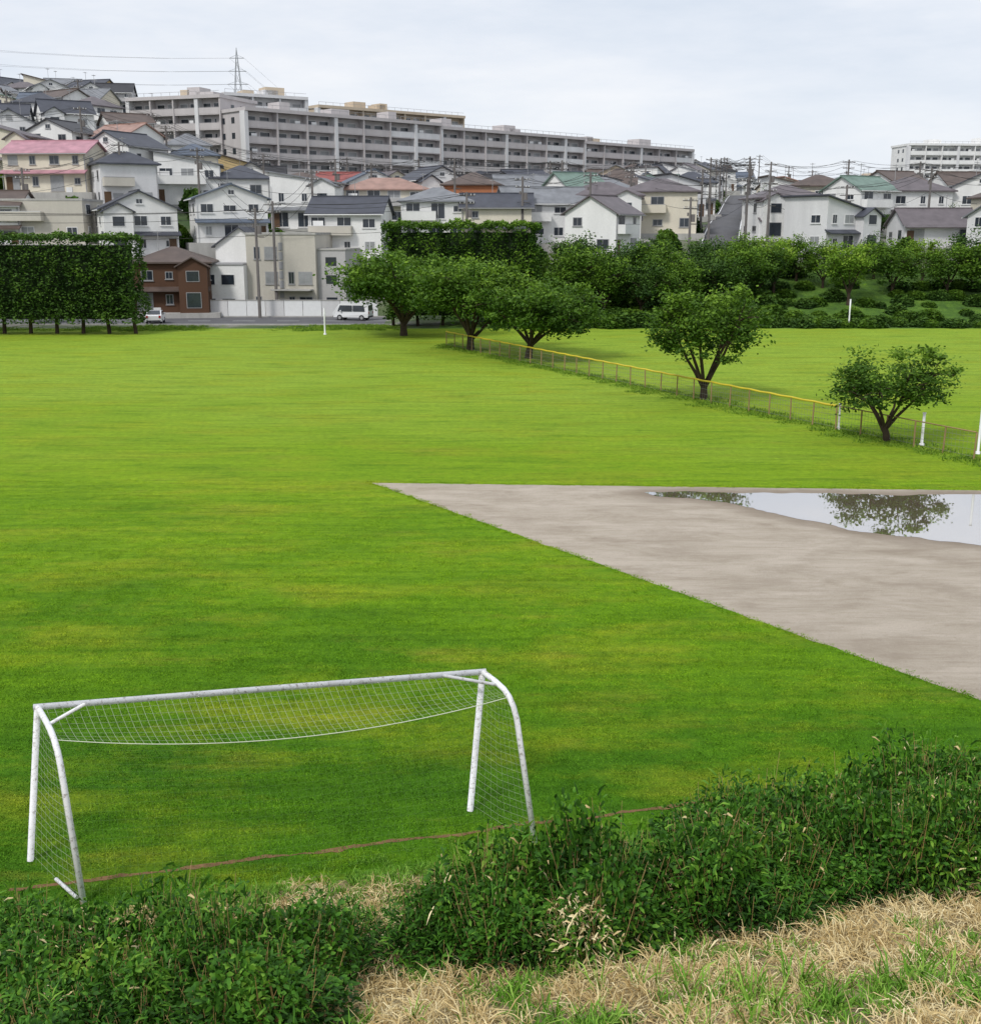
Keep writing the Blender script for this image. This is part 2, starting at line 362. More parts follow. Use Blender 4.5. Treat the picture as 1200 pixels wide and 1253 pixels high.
# ------------------------------------------------------------------ lawn blades near
def tuft(n,rad,L0,L1,W,lean,droop,mats,tmin=.1,tmax=.9,seedname='t',lift=.03):
    qb=QB()
    r=rad*rng.uniform(0,1,n)**.75; a=rng.uniform(0,2*math.pi,n); B=np.column_stack([r*np.cos(a),r*np.sin(a),np.full(n,-lift)])
    D=rng.normal(size=(n,3))*lean; D[:,2]=1
    D[:,:2]+=B[:,:2]/rad*lean*.7
    blades(qb,B,D,rng.uniform(L0,L1,n),W,droop*rng.uniform(.3,1.2,n),0,rng.uniform(tmin,tmax,n))
    return qb.mesh(seedname,mats)
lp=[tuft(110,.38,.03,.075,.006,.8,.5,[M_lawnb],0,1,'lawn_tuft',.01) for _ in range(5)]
P=[];sc=[]
for _ in range(13000):
    Y=14+32*R.random()**1.25; X=R.uniform(-.5,.5)*(Y+3)
    if Y<toe(X)-.3 or in_dirt(X+.45,Y+.1): continue
    if abs(Y-toe(X)-.75)<.2 and R.random()<.5: continue
    P.append((X,Y,0)); s=R.uniform(.7,1.35)*(1-.55*sm(28,46,Y)); sc.append((R.uniform(.8,1.3),R.uniform(.8,1.3),s))
n=len(P); rot=np.zeros((n,3)); rot[:,2]=rng.uniform(0,6.28,n)
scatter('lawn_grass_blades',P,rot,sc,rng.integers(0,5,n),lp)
fr=[tuft(50,.14,.05,.13,.008,.6,.4,[M_lawnb],0,.7,'edge_tuft') for _ in range(3)]
P=[]
for Y in np.arange(19.5,45.4,.09): P.append((edgeX(Y)+R.gauss(-.06,.09),Y+R.uniform(-.1,.1),0))
for X in np.arange(-5.2,26,.12): P.append((X,45.45-.058*(X+4.8)+R.uniform(-.05,.2),0))
n=len(P); rot=np.zeros((n,3)); rot[:,2]=rng.uniform(0,6,n); s=rng.uniform(.6,1.3,n)
scatter('lawn_edge_grass',P,rot,np.column_stack([s,s,s]),rng.integers(0,3,n),fr)
# ------------------------------------------------------------------ bank vegetation
ell=[(-3.5,10.4,2.5,2.0,0),(-5.8,11.6,1.6,1.3,0),(.5,11.7,1.75,1.25,.1),(2.7,12.3,1.5,1.1,.3),(4.2,14.4,2.4,1.7,.3),(7.4,16.2,2.9,1.7,.3),(10.5,17.6,3,2,.3),(5.6,13.2,1.7,.9,.25),(-8.6,11,2,2,0)]
def bushf(X,Y):
    best=0
    for cx,cy,a,b,r in ell:
        dx,dy=X-cx,Y-cy; u=(dx*math.cos(r)+dy*math.sin(r))/a; v=(-dx*math.sin(r)+dy*math.cos(r))/b
        best=max(best,1-math.hypot(u,v)+.46*mnoise.noise(Vector((X*1.2,Y*1.2,2))))
    return best
def sasa(n,dryf,H=.75,rad=.42,mt=None,lw=.012,L0=.07,L1=.16):
    qb=QB()
    a=rng.uniform(0,2*math.pi,n); h=rng.uniform(0.1,1,n)**.7; r=rad*np.sqrt(np.maximum(0,1-h**2.4))*rng.uniform(.45,1.15,n)+.05
    B=np.column_stack([r*np.cos(a),r*np.sin(a),h*H*rng.uniform(.7,1.18,n)])
    D=np.column_stack([np.cos(a)*.7,np.sin(a)*.7,np.full(n,.35)])+rng.normal(size=(n,3))*.55
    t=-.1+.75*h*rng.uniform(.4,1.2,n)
    dry=(rng.uniform(size=n)<dryf)&(h>.45)
    g=~dry
    blades(qb,B[g],D[g],rng.uniform(L0,L1,g.sum()),lw,.4*rng.uniform(.2,1.3,g.sum()),0,t[g])
    if dry.sum(): blades(qb,B[dry],D[dry],rng.uniform(.06,.15,dry.sum()),.010,.5*rng.uniform(.2,1.3,dry.sum()),1,rng.uniform(.4,1.1,dry.sum()))
    for _ in range(9):
        x,y=R.gauss(0,.16),R.gauss(0,.16); tube(qb,[(x*.5,y*.5,-.05),(x*1.2,y*1.2,H*.5),(x*1.6,y*1.6,H*R.uniform(.8,1.1))],[.006,.005,.003],3,1,.1)
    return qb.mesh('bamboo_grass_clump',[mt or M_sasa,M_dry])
sp=[sasa(420,.0),sasa(420,.03),sasa(400,.05,.8),sasa(400,.0,.6,.5,M_sasay,.018,.06,.12),sasa(280,.5,.62,.3),sasa(380,.0,.75,.38,M_sasa,.022,.05,.1)]
P=[];idx=[];sc=[]
for yy in np.arange(7,20.5,.29):
    for x in np.arange(-9,13,.29):
        X=x+R.uniform(-.15,.15);Y=yy+R.uniform(-.15,.15); f=bushf(X,Y)
        if f<.04 or abs(X)>Y*.5+.6: continue
        P.append((X,Y,terr(X,Y))); nz=mnoise.noise(Vector((X*1.3,Y*1.3,8)))
        dn=mnoise.noise(Vector((X*1.6,Y*1.6,20))); vn=mnoise.noise(Vector((X*.8,Y*.8,40)))
        if R.random()<.03+.55*sm(.25,.5,dn): k=4
        elif vn>.18: k=R.choice([3,3,1,5])
        elif vn<-.15: k=R.choice([5,5,0])
        else: k=R.choice([0,1,2,0,5])
        idx.append(k)
        s=(.5+.85*min(1,f*1.8))*(1+.6*nz)*(.85 if X<-1 else 1.06)*R.uniform(.85,1.15)
        if k==4: s=min(s,1.15)
        sc.append((1,1,s))
n=len(P); rot=np.column_stack([rng.normal(0,.15,n),rng.normal(0,.15,n),rng.uniform(0,6.28,n)])
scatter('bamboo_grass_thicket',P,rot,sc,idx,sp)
rp=[tuft(40,.12,.7,1.25,.011,.16,.35,[M_reed],.2,.9,'reed_tuft') for _ in range(3)]
P=[]
for cx,cy,k,sg in [(2.1,12.6,24,.4),(1.5,12.2,12,.3),(-.15,13.1,16,.22),(5.0,16.4,10,.5),(7.8,15.8,14,.5),(6.2,15.2,9,.5)]:
    for _ in range(k):
        X,Y=cx+R.gauss(0,sg),cy+R.gauss(0,sg*.6); P.append((X,Y,terr(X,Y)+.2))
n=len(P); rot=np.zeros((n,3)); rot[:,2]=rng.uniform(0,6,n); s=rng.uniform(.7,1.15,n)
scatter('reed_grass',P,rot,np.column_stack([s,s,s]),rng.integers(0,3,n),rp)
dp=[tuft(60,.18,.15,.42,.0055,1.1,.9,[M_dry],0,1,'dry_tuft') for _ in range(4)]+[tuft(50,.14,.12,.34,.007,.5,.5,[M_reed],.1,.8,'green_tuft') for _ in range(3)]
P=[];idx=[];sc=[]
for yy in np.arange(6.5,20,.2):
    for x in np.arange(-10,13,.2):
        X=x+R.uniform(-.1,.1);Y=yy+R.uniform(-.1,.1)
        d=toe(X)-Y
        if d<-.55 or abs(X)>Y*.5+.5: continue
        f=bushf(X,Y)
        if f>.2: continue
        gn=mnoise.noise(Vector((X*.9,Y*.9,30)))+(.9*(1-sm(0,2.2,d)))+(.12 if Y<8.8 else 0)
        if d<.1 and R.random()<.5: continue
        g=gn>.27+R.uniform(-.3,.3)
        P.append((X,Y,terr(X,Y))); idx.append(R.choice([4,5,6]) if g else R.choice([0,1,2,3]))
        s=R.uniform(.55,1.15)*(.5 if d<.6 else 1); sc.append((s,s,s*(.8 if not g else 1.)))
n=len(P); rot=np.column_stack([rng.normal(.15,.25,n),rng.normal(0,.25,n),rng.uniform(0,6.28,n)])
scatter('dry_bank_grass',P,rot,sc,idx,dp)
gp=[tuft(12,.1,.35,.75,.009,.3,.5,[M_reed],.3,1,'tall_blade') for _ in range(3)]
P=[]
for _ in range(190):
    Y=R.uniform(7.6,9.6);X=R.uniform(0.8,5) if R.random()<.85 else R.uniform(-4,5)
    if mnoise.noise(Vector((X*1.1,Y,70)))<-.08: continue
    P.append((X,Y,terr(X,Y)))
n=len(P); rot=np.zeros((n,3)); rot[:,2]=rng.uniform(0,6,n); s=rng.uniform(.5,.95,n)
scatter('tall_bank_grass',P,rot,np.column_stack([s,s,s]),rng.integers(0,3,n),gp)
vp=[tuft(110,.5,.15,.5,.02,.5,.5,[M_leafC],.1,.9,'verge_tuft') for _ in range(3)]
P=[]
def fen(t): return (22.9-t*.4412, 47.5+t*.8974)
for _ in range(900):
    t=R.uniform(-2,62); x,y=fen(t); a=R.gauss(0,.6); P.append((x+a*.9,y+a*.44,-.08))
for _ in range(1100):
    X=R.uniform(-60,-4);Y=119.5+R.gauss(0,1.5)+.06*(X+30); P.append((X,Y,-.05+.5*mnoise.noise(Vector((X*.1,0,0)))))
n=len(P); rot=np.zeros((n,3)); rot[:,2]=rng.uniform(0,6,n); s=rng.uniform(.4,1.0,n)
scatter('verge_grass',P,rot,np.column_stack([s*1.2,s*1.2,s]),rng.integers(0,3,n),vp)
# ------------------------------------------------------------------ soccer goal
m,nt,bs=newmat('chipped_white_paint'); p=pos(nt)
c=mixc(nt,maprange(nt,noise(nt,p,14,7,.8),.53,.60,0,.85),(.82,.83,.86),(.34,.31,.28))
c=mixc(nt,maprange(nt,noise(nt,p,2,4,.6),.52,.7,0,.4),c,(.5,.49,.47))
nt.links.new(c,bs.inputs['Base Color']); bs.inputs['Roughness'].default_value=.5; M_goal=m
M_net=pm('net_cord',(.40,.47,.33),.8,.1); M_netb=pm('net_cord_weathered',(.16,.28,.09),.8,.1); M_rope=pm('net_rope',(.60,.66,.50),.8,.1)
ge=bpy.data.objects.new('soccer_goal',None); COL.objects.link(ge)
def gp_(name,path,r,mat=M_goal,sides=8):
    qb=QB(); tube(qb,path,r,sides,0,.5,True); return obj(name,qb.mesh(name,[mat],True),parent=ge)
FL,FR=Vector((-7.5,16.75,0)),Vector((-.36,18.4,0)); TL,TR=Vector((-7.32,17.2,2.5)),Vector((-.14,18.72,2.5))
RL,RR=Vector((-6.2,15.5,0)),Vector((.74,17.3,0))
def arm(T,Rf):
    h=Vector((Rf.x-T.x,Rf.y-T.y,0)); pts=[T,T+h*.25-Vector((0,0,.03)),T+h*.42-Vector((0,0,.08)),T+h*.52-Vector((0,0,.16)),T+h*.60-Vector((0,0,.29)),T+h*.66-Vector((0,0,.48))]
    return pts+[Rf]
gp_('left_post',[FL,TL],.056); gp_('right_post',[FR,TR],.056)
gp_('crossbar',[TL-(TR-TL).normalized()*.06,TR+(TR-TL).normalized()*.06],.056)
aL,aR=arm(TL,RL),arm(TR,RR)
gp_('left_rear_stay',aL,.05); gp_('right_rear_stay',aR,.05)
cb=(TR-TL).normalized()
gp_('left_corner_brace',[TL+cb*.75,aL[2].lerp(aL[1],.5)],.03); gp_('right_corner_brace',[TR-cb*.75,aR[2].lerp(aR[1],.5)],.03)
gp_('left_ground_bar',[RL.lerp(FL,.12)+Vector((0,0,.02)),RL.lerp(FL,.5)+Vector((0,0,.05))],.03)
qb=QB(); qr_=QB(); qk=QB()
nu=60
def sag(u): return .36*4*u*(1-u)
def rope(u):
    q=aL[3].lerp(aR[3],u); q.z-=sag(u); return q
def topb(u): return TL.lerp(TR,u)
def bot(u): return RL.lerp(RR,u)+Vector((0,0,.03))
tube(qr_,[rope(i/20) for i in range(21)],.009,4,0)
def netp(u,v):
    if v<=1:
        q=topb(u).lerp(rope(u),v); q.z-=.10*math.sin(math.pi*v); return q
    q=rope(u).lerp(bot(u),(v-1)/2); q.y+=.25*math.sin(math.pi*(v-1)/2); q.x+=.05*mnoise.noise(Vector((u*9,v*2,0))); return q
for i in range(nu+1):
    u=i/nu; tube(qb,[netp(u,v) for v in np.linspace(0,1,5)],.0032,3,0)
for v in np.linspace(0,1,9)[1:-1]: tube(qb,[netp(i/24,v) for i in range(25)],.0018,3,0)
for i in range(nu+1):
    u=i/nu; tube(qk,[netp(u,v) for v in np.linspace(1,3,7)],.0011,3,0)
for v in np.linspace(1,3,19)[1:-1]: tube(qk,[netp(i/16,v) for i in range(17)],.0009,3,0)
for T_,F_,R_,A in ((TL,FL,RL,aL),(TR,FR,RR,aR)):
    for k in range(1,20):
        t=k/20; a=F_.lerp(T_,t); z=a.z
        b=A[5].lerp(R_,1-clamp(z/A[5].z)) if z<A[5].z else A[5].lerp(A[2],clamp((z-A[5].z)/.5))
        tube(qb,[a,a.lerp(b,.5)-Vector((0,0,.08)),b],.0020,3,0)
    for k in range(1,9):
        t=k/9; a=F_.lerp(R_,t); b=T_.lerp(A[3],t); tube(qb,[a,a.lerp(b,.5),b],.0014,3,0)
obj('net',qb.mesh('net',[M_net]),parent=ge); obj('back_net',qk.mesh('back_net',[M_netb]),parent=ge); obj('net_rope',qr_.mesh('rope',[M_rope]),parent=ge)
# ------------------------------------------------------------------ trees
def tree(seed,H,S,tr,forks,ncl,npc,leaf,lm,flat=.5,cr=.8,trunk_r=.2,lean=0,low=.25,name='tree'):
    rr=random.Random(seed); qb=QB(); g=np.random.default_rng(seed)
    cz=H*(low+1)/2; hz=H*(1-low)/2
    base=[(0,0,-.3),(lean*.2,0,tr*.5),(lean*.5,.0,tr)]
    tube(qb,base,[trunk_r*1.35,trunk_r*1.05,trunk_r*.9],7,0)
    tips=[]
    for f in range(forks):
        a=2*math.pi*(f+rr.uniform(-.3,.3))/forks; rd=S*.5*rr.uniform(.5,.9); z=H*rr.uniform(.55,.88)
        st=Vector((lean*.5,0,tr*rr.uniform(.6,1))); en=Vector((math.cos(a)*rd+lean,math.sin(a)*rd,z))
        mid=st.lerp(en,.45)+Vector((rr.uniform(-.2,.2),rr.uniform(-.2,.2),.1*H*rr.uniform(-.4,.8)))
        tube(qb,[st,st.lerp(mid,.5)+Vector((0,0,.08)),mid,en],[trunk_r*.6,trunk_r*.48,trunk_r*.36,trunk_r*.1],6,0)
        tips.append(en)
        for k in range(4):
            s=mid.lerp(en,rr.uniform(0,.7)); a2=a+rr.uniform(-1.2,1.2); e=s+Vector((math.cos(a2)*S*.2,math.sin(a2)*S*.2,H*rr.uniform(-.02,.16)))
            tube(qb,[s,s.lerp(e,.5)+Vector((0,0,.1)),e],[trunk_r*.25,trunk_r*.16,.02],4,0); tips.append(e)
    C=[];T=[]
    lobes=[(Vector((t_.x*.82,t_.y*.82,min(t_.z,cz+hz*.45))),rr.uniform(.22,.4)) for t_ in tips]
    lobes+=[(Vector((lean*.8,0,cz+hz*.2)),.6)]*3
    for k in range(ncl):
        L,sz=rr.choice(lobes); d=g.normal(size=3); d/=np.linalg.norm(d)
        rad=rr.uniform(.5,1.12)
        c=np.array(L)+d*np.array([S*.5*sz,S*.5*sz,hz*(sz+.12)])*rad
        if c[2]<H*low*.9: c[2]=H*low*.9+rr.uniform(0,.3)
        n=int(npc*rr.uniform(.4,1.3)); q=g.normal(size=(n,3))*np.array([1,1,flat])*cr*.5*rr.uniform(.4,1.25)+c
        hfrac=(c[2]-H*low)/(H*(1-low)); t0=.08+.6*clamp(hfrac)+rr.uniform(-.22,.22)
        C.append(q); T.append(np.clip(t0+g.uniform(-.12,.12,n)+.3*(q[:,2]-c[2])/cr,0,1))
    C=np.concatenate(C);T=np.concatenate(T)
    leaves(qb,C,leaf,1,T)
    return qb.mesh(name,[M_bark,lm])
t1=tree(1,8.4,13,1.4,8,270,75,.18,M_leafA,.5,1.35,.32,0,.1,'spreading_tree')
obj('cherry_tree',t1,(-8.4,111.8,0))
t2=tree(2,7.9,10.6,1.3,7,240,75,.17,M_leafA,.5,1.2,.3,0,.1,'spreading_tree')
obj('cherry_tree',t2,(-1.7,98,0)); 
t3=tree(3,7.0,10.2,1.2,7,220,75,.155,M_leafA,.5,1.15,.27,.4,.12,'spreading_tree')
obj('cherry_tree',t3,(3.0,91.6,0))
t4=tree(14,7.2,6.7,.8,7,170,85,.12,M_leafA,.6,.8,.22,0,.12,'upright_tree')
obj('cherry_tree',t4,(12.9,69,0))
t5=tree(25,4.6,5.7,.7,6,140,80,.095,M_leafA,.42,.7,.16,-.4,.36,'umbrella_tree')
obj('cherry_tree',t5,(19.3,54.9,0))
bgA=[tree(40+i,8,6.5,1.6,6,120,60,.17,[M_leafB,M_leafA,M_leafB,M_leafC][i],.6,1.1,.2,0,.12,'broadleaf_tree') for i in range(4)]
def shrub(seed,lm,leaf=.13,n=1500):
    g=np.random.default_rng(seed); qb=QB(); d=g.normal(size=(n,3)); d[:,2]=np.abs(d[:,2]); d/=np.linalg.norm(d,axis=1)[:,None]
    r=np.array([1+.22*mnoise.noise(Vector(x*2.2+seed)) for x in d])*g.uniform(.8,1.05,n)
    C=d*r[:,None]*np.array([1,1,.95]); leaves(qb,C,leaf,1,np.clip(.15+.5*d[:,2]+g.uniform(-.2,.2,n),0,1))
    tt=np.linspace(0,math.pi/2,6); V=[];F=[]
    for a in tt:
        for k in range(10): V.append((.72*math.cos(a)*math.cos(k*.6283),.72*math.cos(a)*math.sin(k*.6283),.72*math.sin(a)))
    for i in range(5):
        for k in range(10): F.append((i*10+k,i*10+(k+1)%10,(i+1)*10+(k+1)%10,(i+1)*10+k))
    qb.add(V,F,0,.2); return qb.mesh('shrub',[M_core,lm])
sh=[shrub(1,M_leafB),shrub(2,M_leafA),shrub(3,M_leafB)]
def T(x,Y,k,s,nm='broadleaf_tree',rz=None):
    X=x*Y; obj(nm,bgA[k],(X,Y,terr(X,Y)-.1),R.uniform(0,6) if rz is None else rz,(s*R.uniform(.9,1.15),s*R.uniform(.9,1.15),s))
for b,Y,k,s in [(.052,124,1,.85),(.07,127,1,.95),(.085,133,0,.92),(.098,126,1,.85),(.115,132,2,.9),(.13,126,0,.85),(.15,130,1,.9),(.163,125,1,.8),(.18,131,0,.88),(.197,127,2,.85),(.215,130,1,.88),(.23,132,0,.85),(.07,136,2,.85),(.14,137,0,.82),(.19,137,2,.8),(.215,138,1,.78),
                (.243,134,3,.85),(.262,140,1,.7),(.285,137,1,.72),(.308,130,3,.9),(.328,141,0,.7),(.345,134,1,.8),(.37,138,3,.72),(.392,134,1,.75),(.412,137,0,.9),(.43,132,1,.95),(-.395,127,1,.6),(-.3,136,2,.5)]:
    T(b,Y,k,s)
P=[];idx=[];sc=[]
for _ in range(300):
    Y=R.choice([121.5,123,125,127,130,133,137])+R.uniform(-.8,.8); b=R.uniform(.04,.5)
    if b>.25 and Y>126 and R.random()<.35: continue
    X=b*Y; s=R.uniform(.7,1.35)*(1.3 if b<.24 else 1); P.append((X,Y,terr(X,Y)-.2)); idx.append(R.choice([0,1,1,2])); sc.append((s*1.25,s*1.1,s))
n=len(P); rot=np.zeros((n,3)); rot[:,2]=rng.uniform(0,6,n)
scatter('azalea_shrubs',P,rot,sc,idx,sh)
def hedge(name,x0,x1,y0,y1,h,z0,nl,lm,groove=.25,per=2.6,t0=.42):
    qb=QB(); W,D=x1-x0,y1-y0
    A=[(W*(h-z0),0),(W*D,1),(D*(h-z0),2),(D*(h-z0),3)]; tot=sum(a for a,_ in A); C=[];T=[]
    for a,f in A:
        n=int(nl*a/tot); u=rng.uniform(0,1,n);v=rng.uniform(0,1,n)
        if f==0: P=np.column_stack([x0+u*W,np.full(n,y0),z0+v*(h-z0)]); nr=(0,-1,0)
        elif f==1: P=np.column_stack([x0+u*W,y0+v*D,np.full(n,h)]); nr=(0,0,1)
        elif f==2: P=np.column_stack([np.full(n,x0),y0+u*D,z0+v*(h-z0)]); nr=(-1,0,0)
        else: P=np.column_stack([np.full(n,x1),y0+u*D,z0+v*(h-z0)]); nr=(1,0,0)
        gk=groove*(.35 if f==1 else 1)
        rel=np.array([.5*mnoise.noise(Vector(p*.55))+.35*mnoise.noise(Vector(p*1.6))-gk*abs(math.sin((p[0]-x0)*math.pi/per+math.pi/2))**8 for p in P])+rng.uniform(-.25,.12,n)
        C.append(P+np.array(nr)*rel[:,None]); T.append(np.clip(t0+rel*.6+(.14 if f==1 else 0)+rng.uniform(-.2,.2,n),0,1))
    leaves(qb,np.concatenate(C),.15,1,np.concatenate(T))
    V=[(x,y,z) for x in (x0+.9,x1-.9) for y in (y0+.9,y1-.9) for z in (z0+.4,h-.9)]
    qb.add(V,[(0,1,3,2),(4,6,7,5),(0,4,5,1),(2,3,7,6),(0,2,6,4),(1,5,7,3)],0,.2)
    x=x0+1
    while x<x1:
        tube(qb,[(x,(y0+y1)/2-.5,-.2),(x+R.uniform(-.2,.2),(y0+y1)/2-.5,z0+1)],[.2,.16],6,2); x+=2.6
    obj(name,qb.mesh(name,[M_core,lm,M_bark]))
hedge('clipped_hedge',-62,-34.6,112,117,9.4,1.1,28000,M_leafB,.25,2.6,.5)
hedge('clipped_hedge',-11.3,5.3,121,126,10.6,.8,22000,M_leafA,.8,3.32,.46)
# ------------------------------------------------------------------ fence
fe=bpy.data.objects.new('field_fence',None); COL.objects.link(fe)
qp,qr,qm=QB(),QB(),QB(); prev=None
for i in range(34):
    x,y=fen(3+i*1.75); h=1.25
    tube(qp,[(x,y,-.2),(x+R.uniform(-.04,.04),y,h)],.045,5,0)
    if prev:
        a=Vector((prev[0],prev[1],h)); b=Vector((x,y,h)); s=Vector((0,0,-.03))
        if i>5: tube(qr,[a,a.lerp(b,.5)+s,b],.06,6,0)
        else: tube(qp,[a,b],.03,4,0)
        for z in (.15,.45,.75,1.0): tube(qm,[(prev[0],prev[1],z),(x,y,z)],.008,3,0)
        for k in range(1,8):
            q=a.lerp(b,k/8); tube(qm,[(q.x,q.y,.1),(q.x,q.y,h)],.005,3,0)
    prev=(x,y)
obj('posts',qp.mesh('posts',[pm('weathered_post',(.34,.24,.12),.9,.3)]),parent=fe)
obj('top_rail',qr.mesh('rail',[pm('yellow_cover',(.62,.50,.04),.5,.2)]),parent=fe)
obj('wire_mesh',qm.mesh('mesh',[pm('fence_wire',(.22,.23,.2),.7,.1)]),parent=fe)
def wpole(X,Y,h,r=.06):
    qb=QB(); tube(qb,[(0,0,-.2),(0,0,h*.5),(0,0,h)],r,8,0,.5,True); tube(qb,[(0,0,0),(0,0,.12)],r*1.8,8,0,.5,True); tube(qb,[(0,0,h),(0,0,h+.05)],r*1.3,8,0,.5,True); obj('marker_pole',qb.mesh('marker_pole',[M_white]),(X,Y,terr(X,Y)))
wpole(20.5,53.6,1.55,.07); wpole(22.35,51.6,3.4,.06); wpole(17.9,58.2,1.3,.055); wpole(37.5,121,2.9,.08); wpole(-16.2,113,2.5,.08)
# ------------------------------------------------------------------ houses
WALL={k:pm('wall_'+k,c,.85,.14,.5,streak=True) for k,c in dict(white=(.80,.80,.79),cream=(.70,.65,.54),beige=(.54,.51,.45),grey=(.47,.46,.46),yellow=(.62,.47,.24),brown=(.105,.055,.034),brick=(.40,.16,.08),pale=(.68,.68,.69),tan=(.56,.47,.36),apt=(.52,.49,.49)).items()}
ROOF={k:roofmat('roof_'+k,c) for k,c in dict(slate=(.06,.065,.085),blue=(.10,.125,.17),grey=(.21,.22,.24),brown=(.11,.08,.068),purple=(.135,.115,.125),pink=(.47,.24,.29),salmon=(.36,.22,.18),red=(.30,.08,.07),green=(.16,.24,.2),black=(.04,.04,.047)).items()}
M_fw=pm('frame_white',(.75,.75,.75),.5,.1); M_door=pm('door_brown',(.12,.07,.04),.6,.2)
def house(X,Y,w,d,h,rt,roof,wall,rot=0,name='two_storey_house',bal=None,rise=None,z=None,wall2=None):
    mb=MB(); o=.5; Wm=WALL[wall]; Rm=ROOF[roof]; fr=M_fw if R.random()<.5 else M_frame
    rise=rise or R.uniform(1.5,2.1); th=.16
    if rt in('gx','gy'):
        D_=d if rt=='gx' else w; L_=w if rt=='gx' else d; sl=rise/(D_/2); ax='x' if rt=='gx' else 'y'
        mb.ext('walls',Wm,[(-D_/2,-5),(D_/2,-5),(D_/2,h-.1),(0,h+rise-.1),(-D_/2,h-.1)],ax,-L_/2,L_/2)
        e=D_/2+o; ze=h-o*sl
        mb.ext('roof',Rm,[(-e,ze),(0,h+rise),(e,ze),(e,ze-th),(0,h+rise-th),(-e,ze-th)],ax,-L_/2-.4,L_/2+.4)
        mb.box('ridge',Rm,*((-L_/2-.42,L_/2+.42,-.14,.14) if ax=='x' else (-.14,.14,-L_/2-.42,L_/2+.42)),h+rise-.05,h+rise+.09)
        for sgn in (-1,1):
            a,b=sorted((sgn*(e+.01),sgn*(e+.12)))
            if ax=='x': mb.box('gutters',fr,-L_/2-.38,L_/2+.38,a,b,ze-th-.02,ze-th+.1)
            else: mb.box('gutters',fr,a,b,-L_/2-.38,L_/2+.38,ze-th-.02,ze-th+.1)
    elif rt=='hip':
        mb.box('walls',Wm,-w/2,w/2,-d/2,d/2,-5,h-.1)
        ex,ey=w/2+o,d/2+o; rl=max(.3,(w-d)/2); 
        V=[(-ex,-ey,h-.25),(ex,-ey,h-.25),(ex,ey,h-.25),(-ex,ey,h-.25),(-ex,-ey,h-.07),(ex,-ey,h-.07),(ex,ey,h-.07),(-ex,ey,h-.07),(-rl,0,h+rise),(rl,0,h+rise)]
        mb.poly('roof',Rm,V,[(0,3,2,1),(0,1,5,4),(1,2,6,5),(2,3,7,6),(3,0,4,7),(4,5,9,8),(6,7,8,9),(5,6,9),(7,4,8)])
    elif rt=='mono':
        mb.ext('walls',Wm,[(-w/2,-5),(w/2,-5),(w/2,h-.1),(-w/2,h+rise-.1)],'y',-d/2,d/2)
        sl=rise/w
        mb.ext('roof',Rm,[(-w/2-o,h+rise+o*sl),(w/2+o,h-o*sl),(w/2+o,h-o*sl-th),(-w/2-o,h+rise+o*sl-th)],'y',-d/2-.4,d/2+.4)
    else:
        mb.box('walls',Wm,-w/2,w/2,-d/2,d/2,-5,h); mb.box('roof',M_conc,-w/2-.06,w/2+.06,-d/2-.06,d/2+.06,h,h+.25)
    mb.box('foundation',M_conc,-w/2-1.2,w/2+1.2,-d/2-1.6,d/2+1.2,-6,-.05)
    if (name=='timber_house') or (R.random()<.4 and w>7.6 and h>5 and rt!='flat'):
        ww=w*.38; wx=R.choice([-1,1])*(w/2-ww/2-.05); wy=-d/2-1.3; rs=.9
        mb.ext('wing_walls',Wm,[(wx-ww/2,-5),(wx+ww/2,-5),(wx+ww/2,h-.45),(wx,h-.45+rs),(wx-ww/2,h-.45)],'y',wy,-d/2+1.5)
        s2=rs/(ww/2); e2=ww/2+.35
        mb.ext('wing_roof',Rm,[(wx-e2,h-.35-.35*s2),(wx,h-.35+rs),(wx+e2,h-.35-.35*s2),(wx+e2,h-.35-.35*s2-.14),(wx,h-.35+rs-.14),(wx-e2,h-.35-.35*s2-.14)],'y',wy-.35,-d/2+2)
        mb.box('wing_window',fr,wx-.75,wx+.75,wy-.05,wy+.02,3.5,4.75); mb.box('wing_window',M_glass,wx-.68,wx+.68,wy-.06,wy,3.57,4.68)
        mb.box('wing_window',fr,wx-.85,wx+.85,wy-.05,wy+.02,.5,2.3); mb.box('wing_window',M_glass,wx-.78,wx+.78,wy-.06,wy,.57,2.23)
        bal=False
    n=max(2,int(w/2.7)); bal=(R.random()<.6) if bal is None else bal
    bx0=-w/2+.2; bx1=bx0+w*R.uniform(.45,.8)
    for k in range(n):
        cx=-w/2+(k+.5)*w/n
        for fl,zc in enumerate((1.35,4.1)):
            if zc>h: continue
            if R.random()<.15: continue
            big=(fl==1 and bal and bx0<cx<bx1) or (fl==0 and R.random()<.5)
            mb.window('f',cx+R.uniform(-.3,.3),zc-.15 if big else zc+.1,1.7 if big else R.choice([.7,1.2,1.5]),1.9 if big else R.choice([.7,1.0,1.1]),w,d,fr)
    for face in 'lr':
        for cy in (-d/4,d/4):
            for zc in (1.5,4.2):
                if zc<h and R.random()<.75: mb.window(face,cy,zc,R.choice([.7,1.1,1.5]),R.choice([.6,.9,1.1]),w,d,fr)
    if rt=='gy': mb.window('f',0,h+rise*.35,.7,.5,w,d,fr)
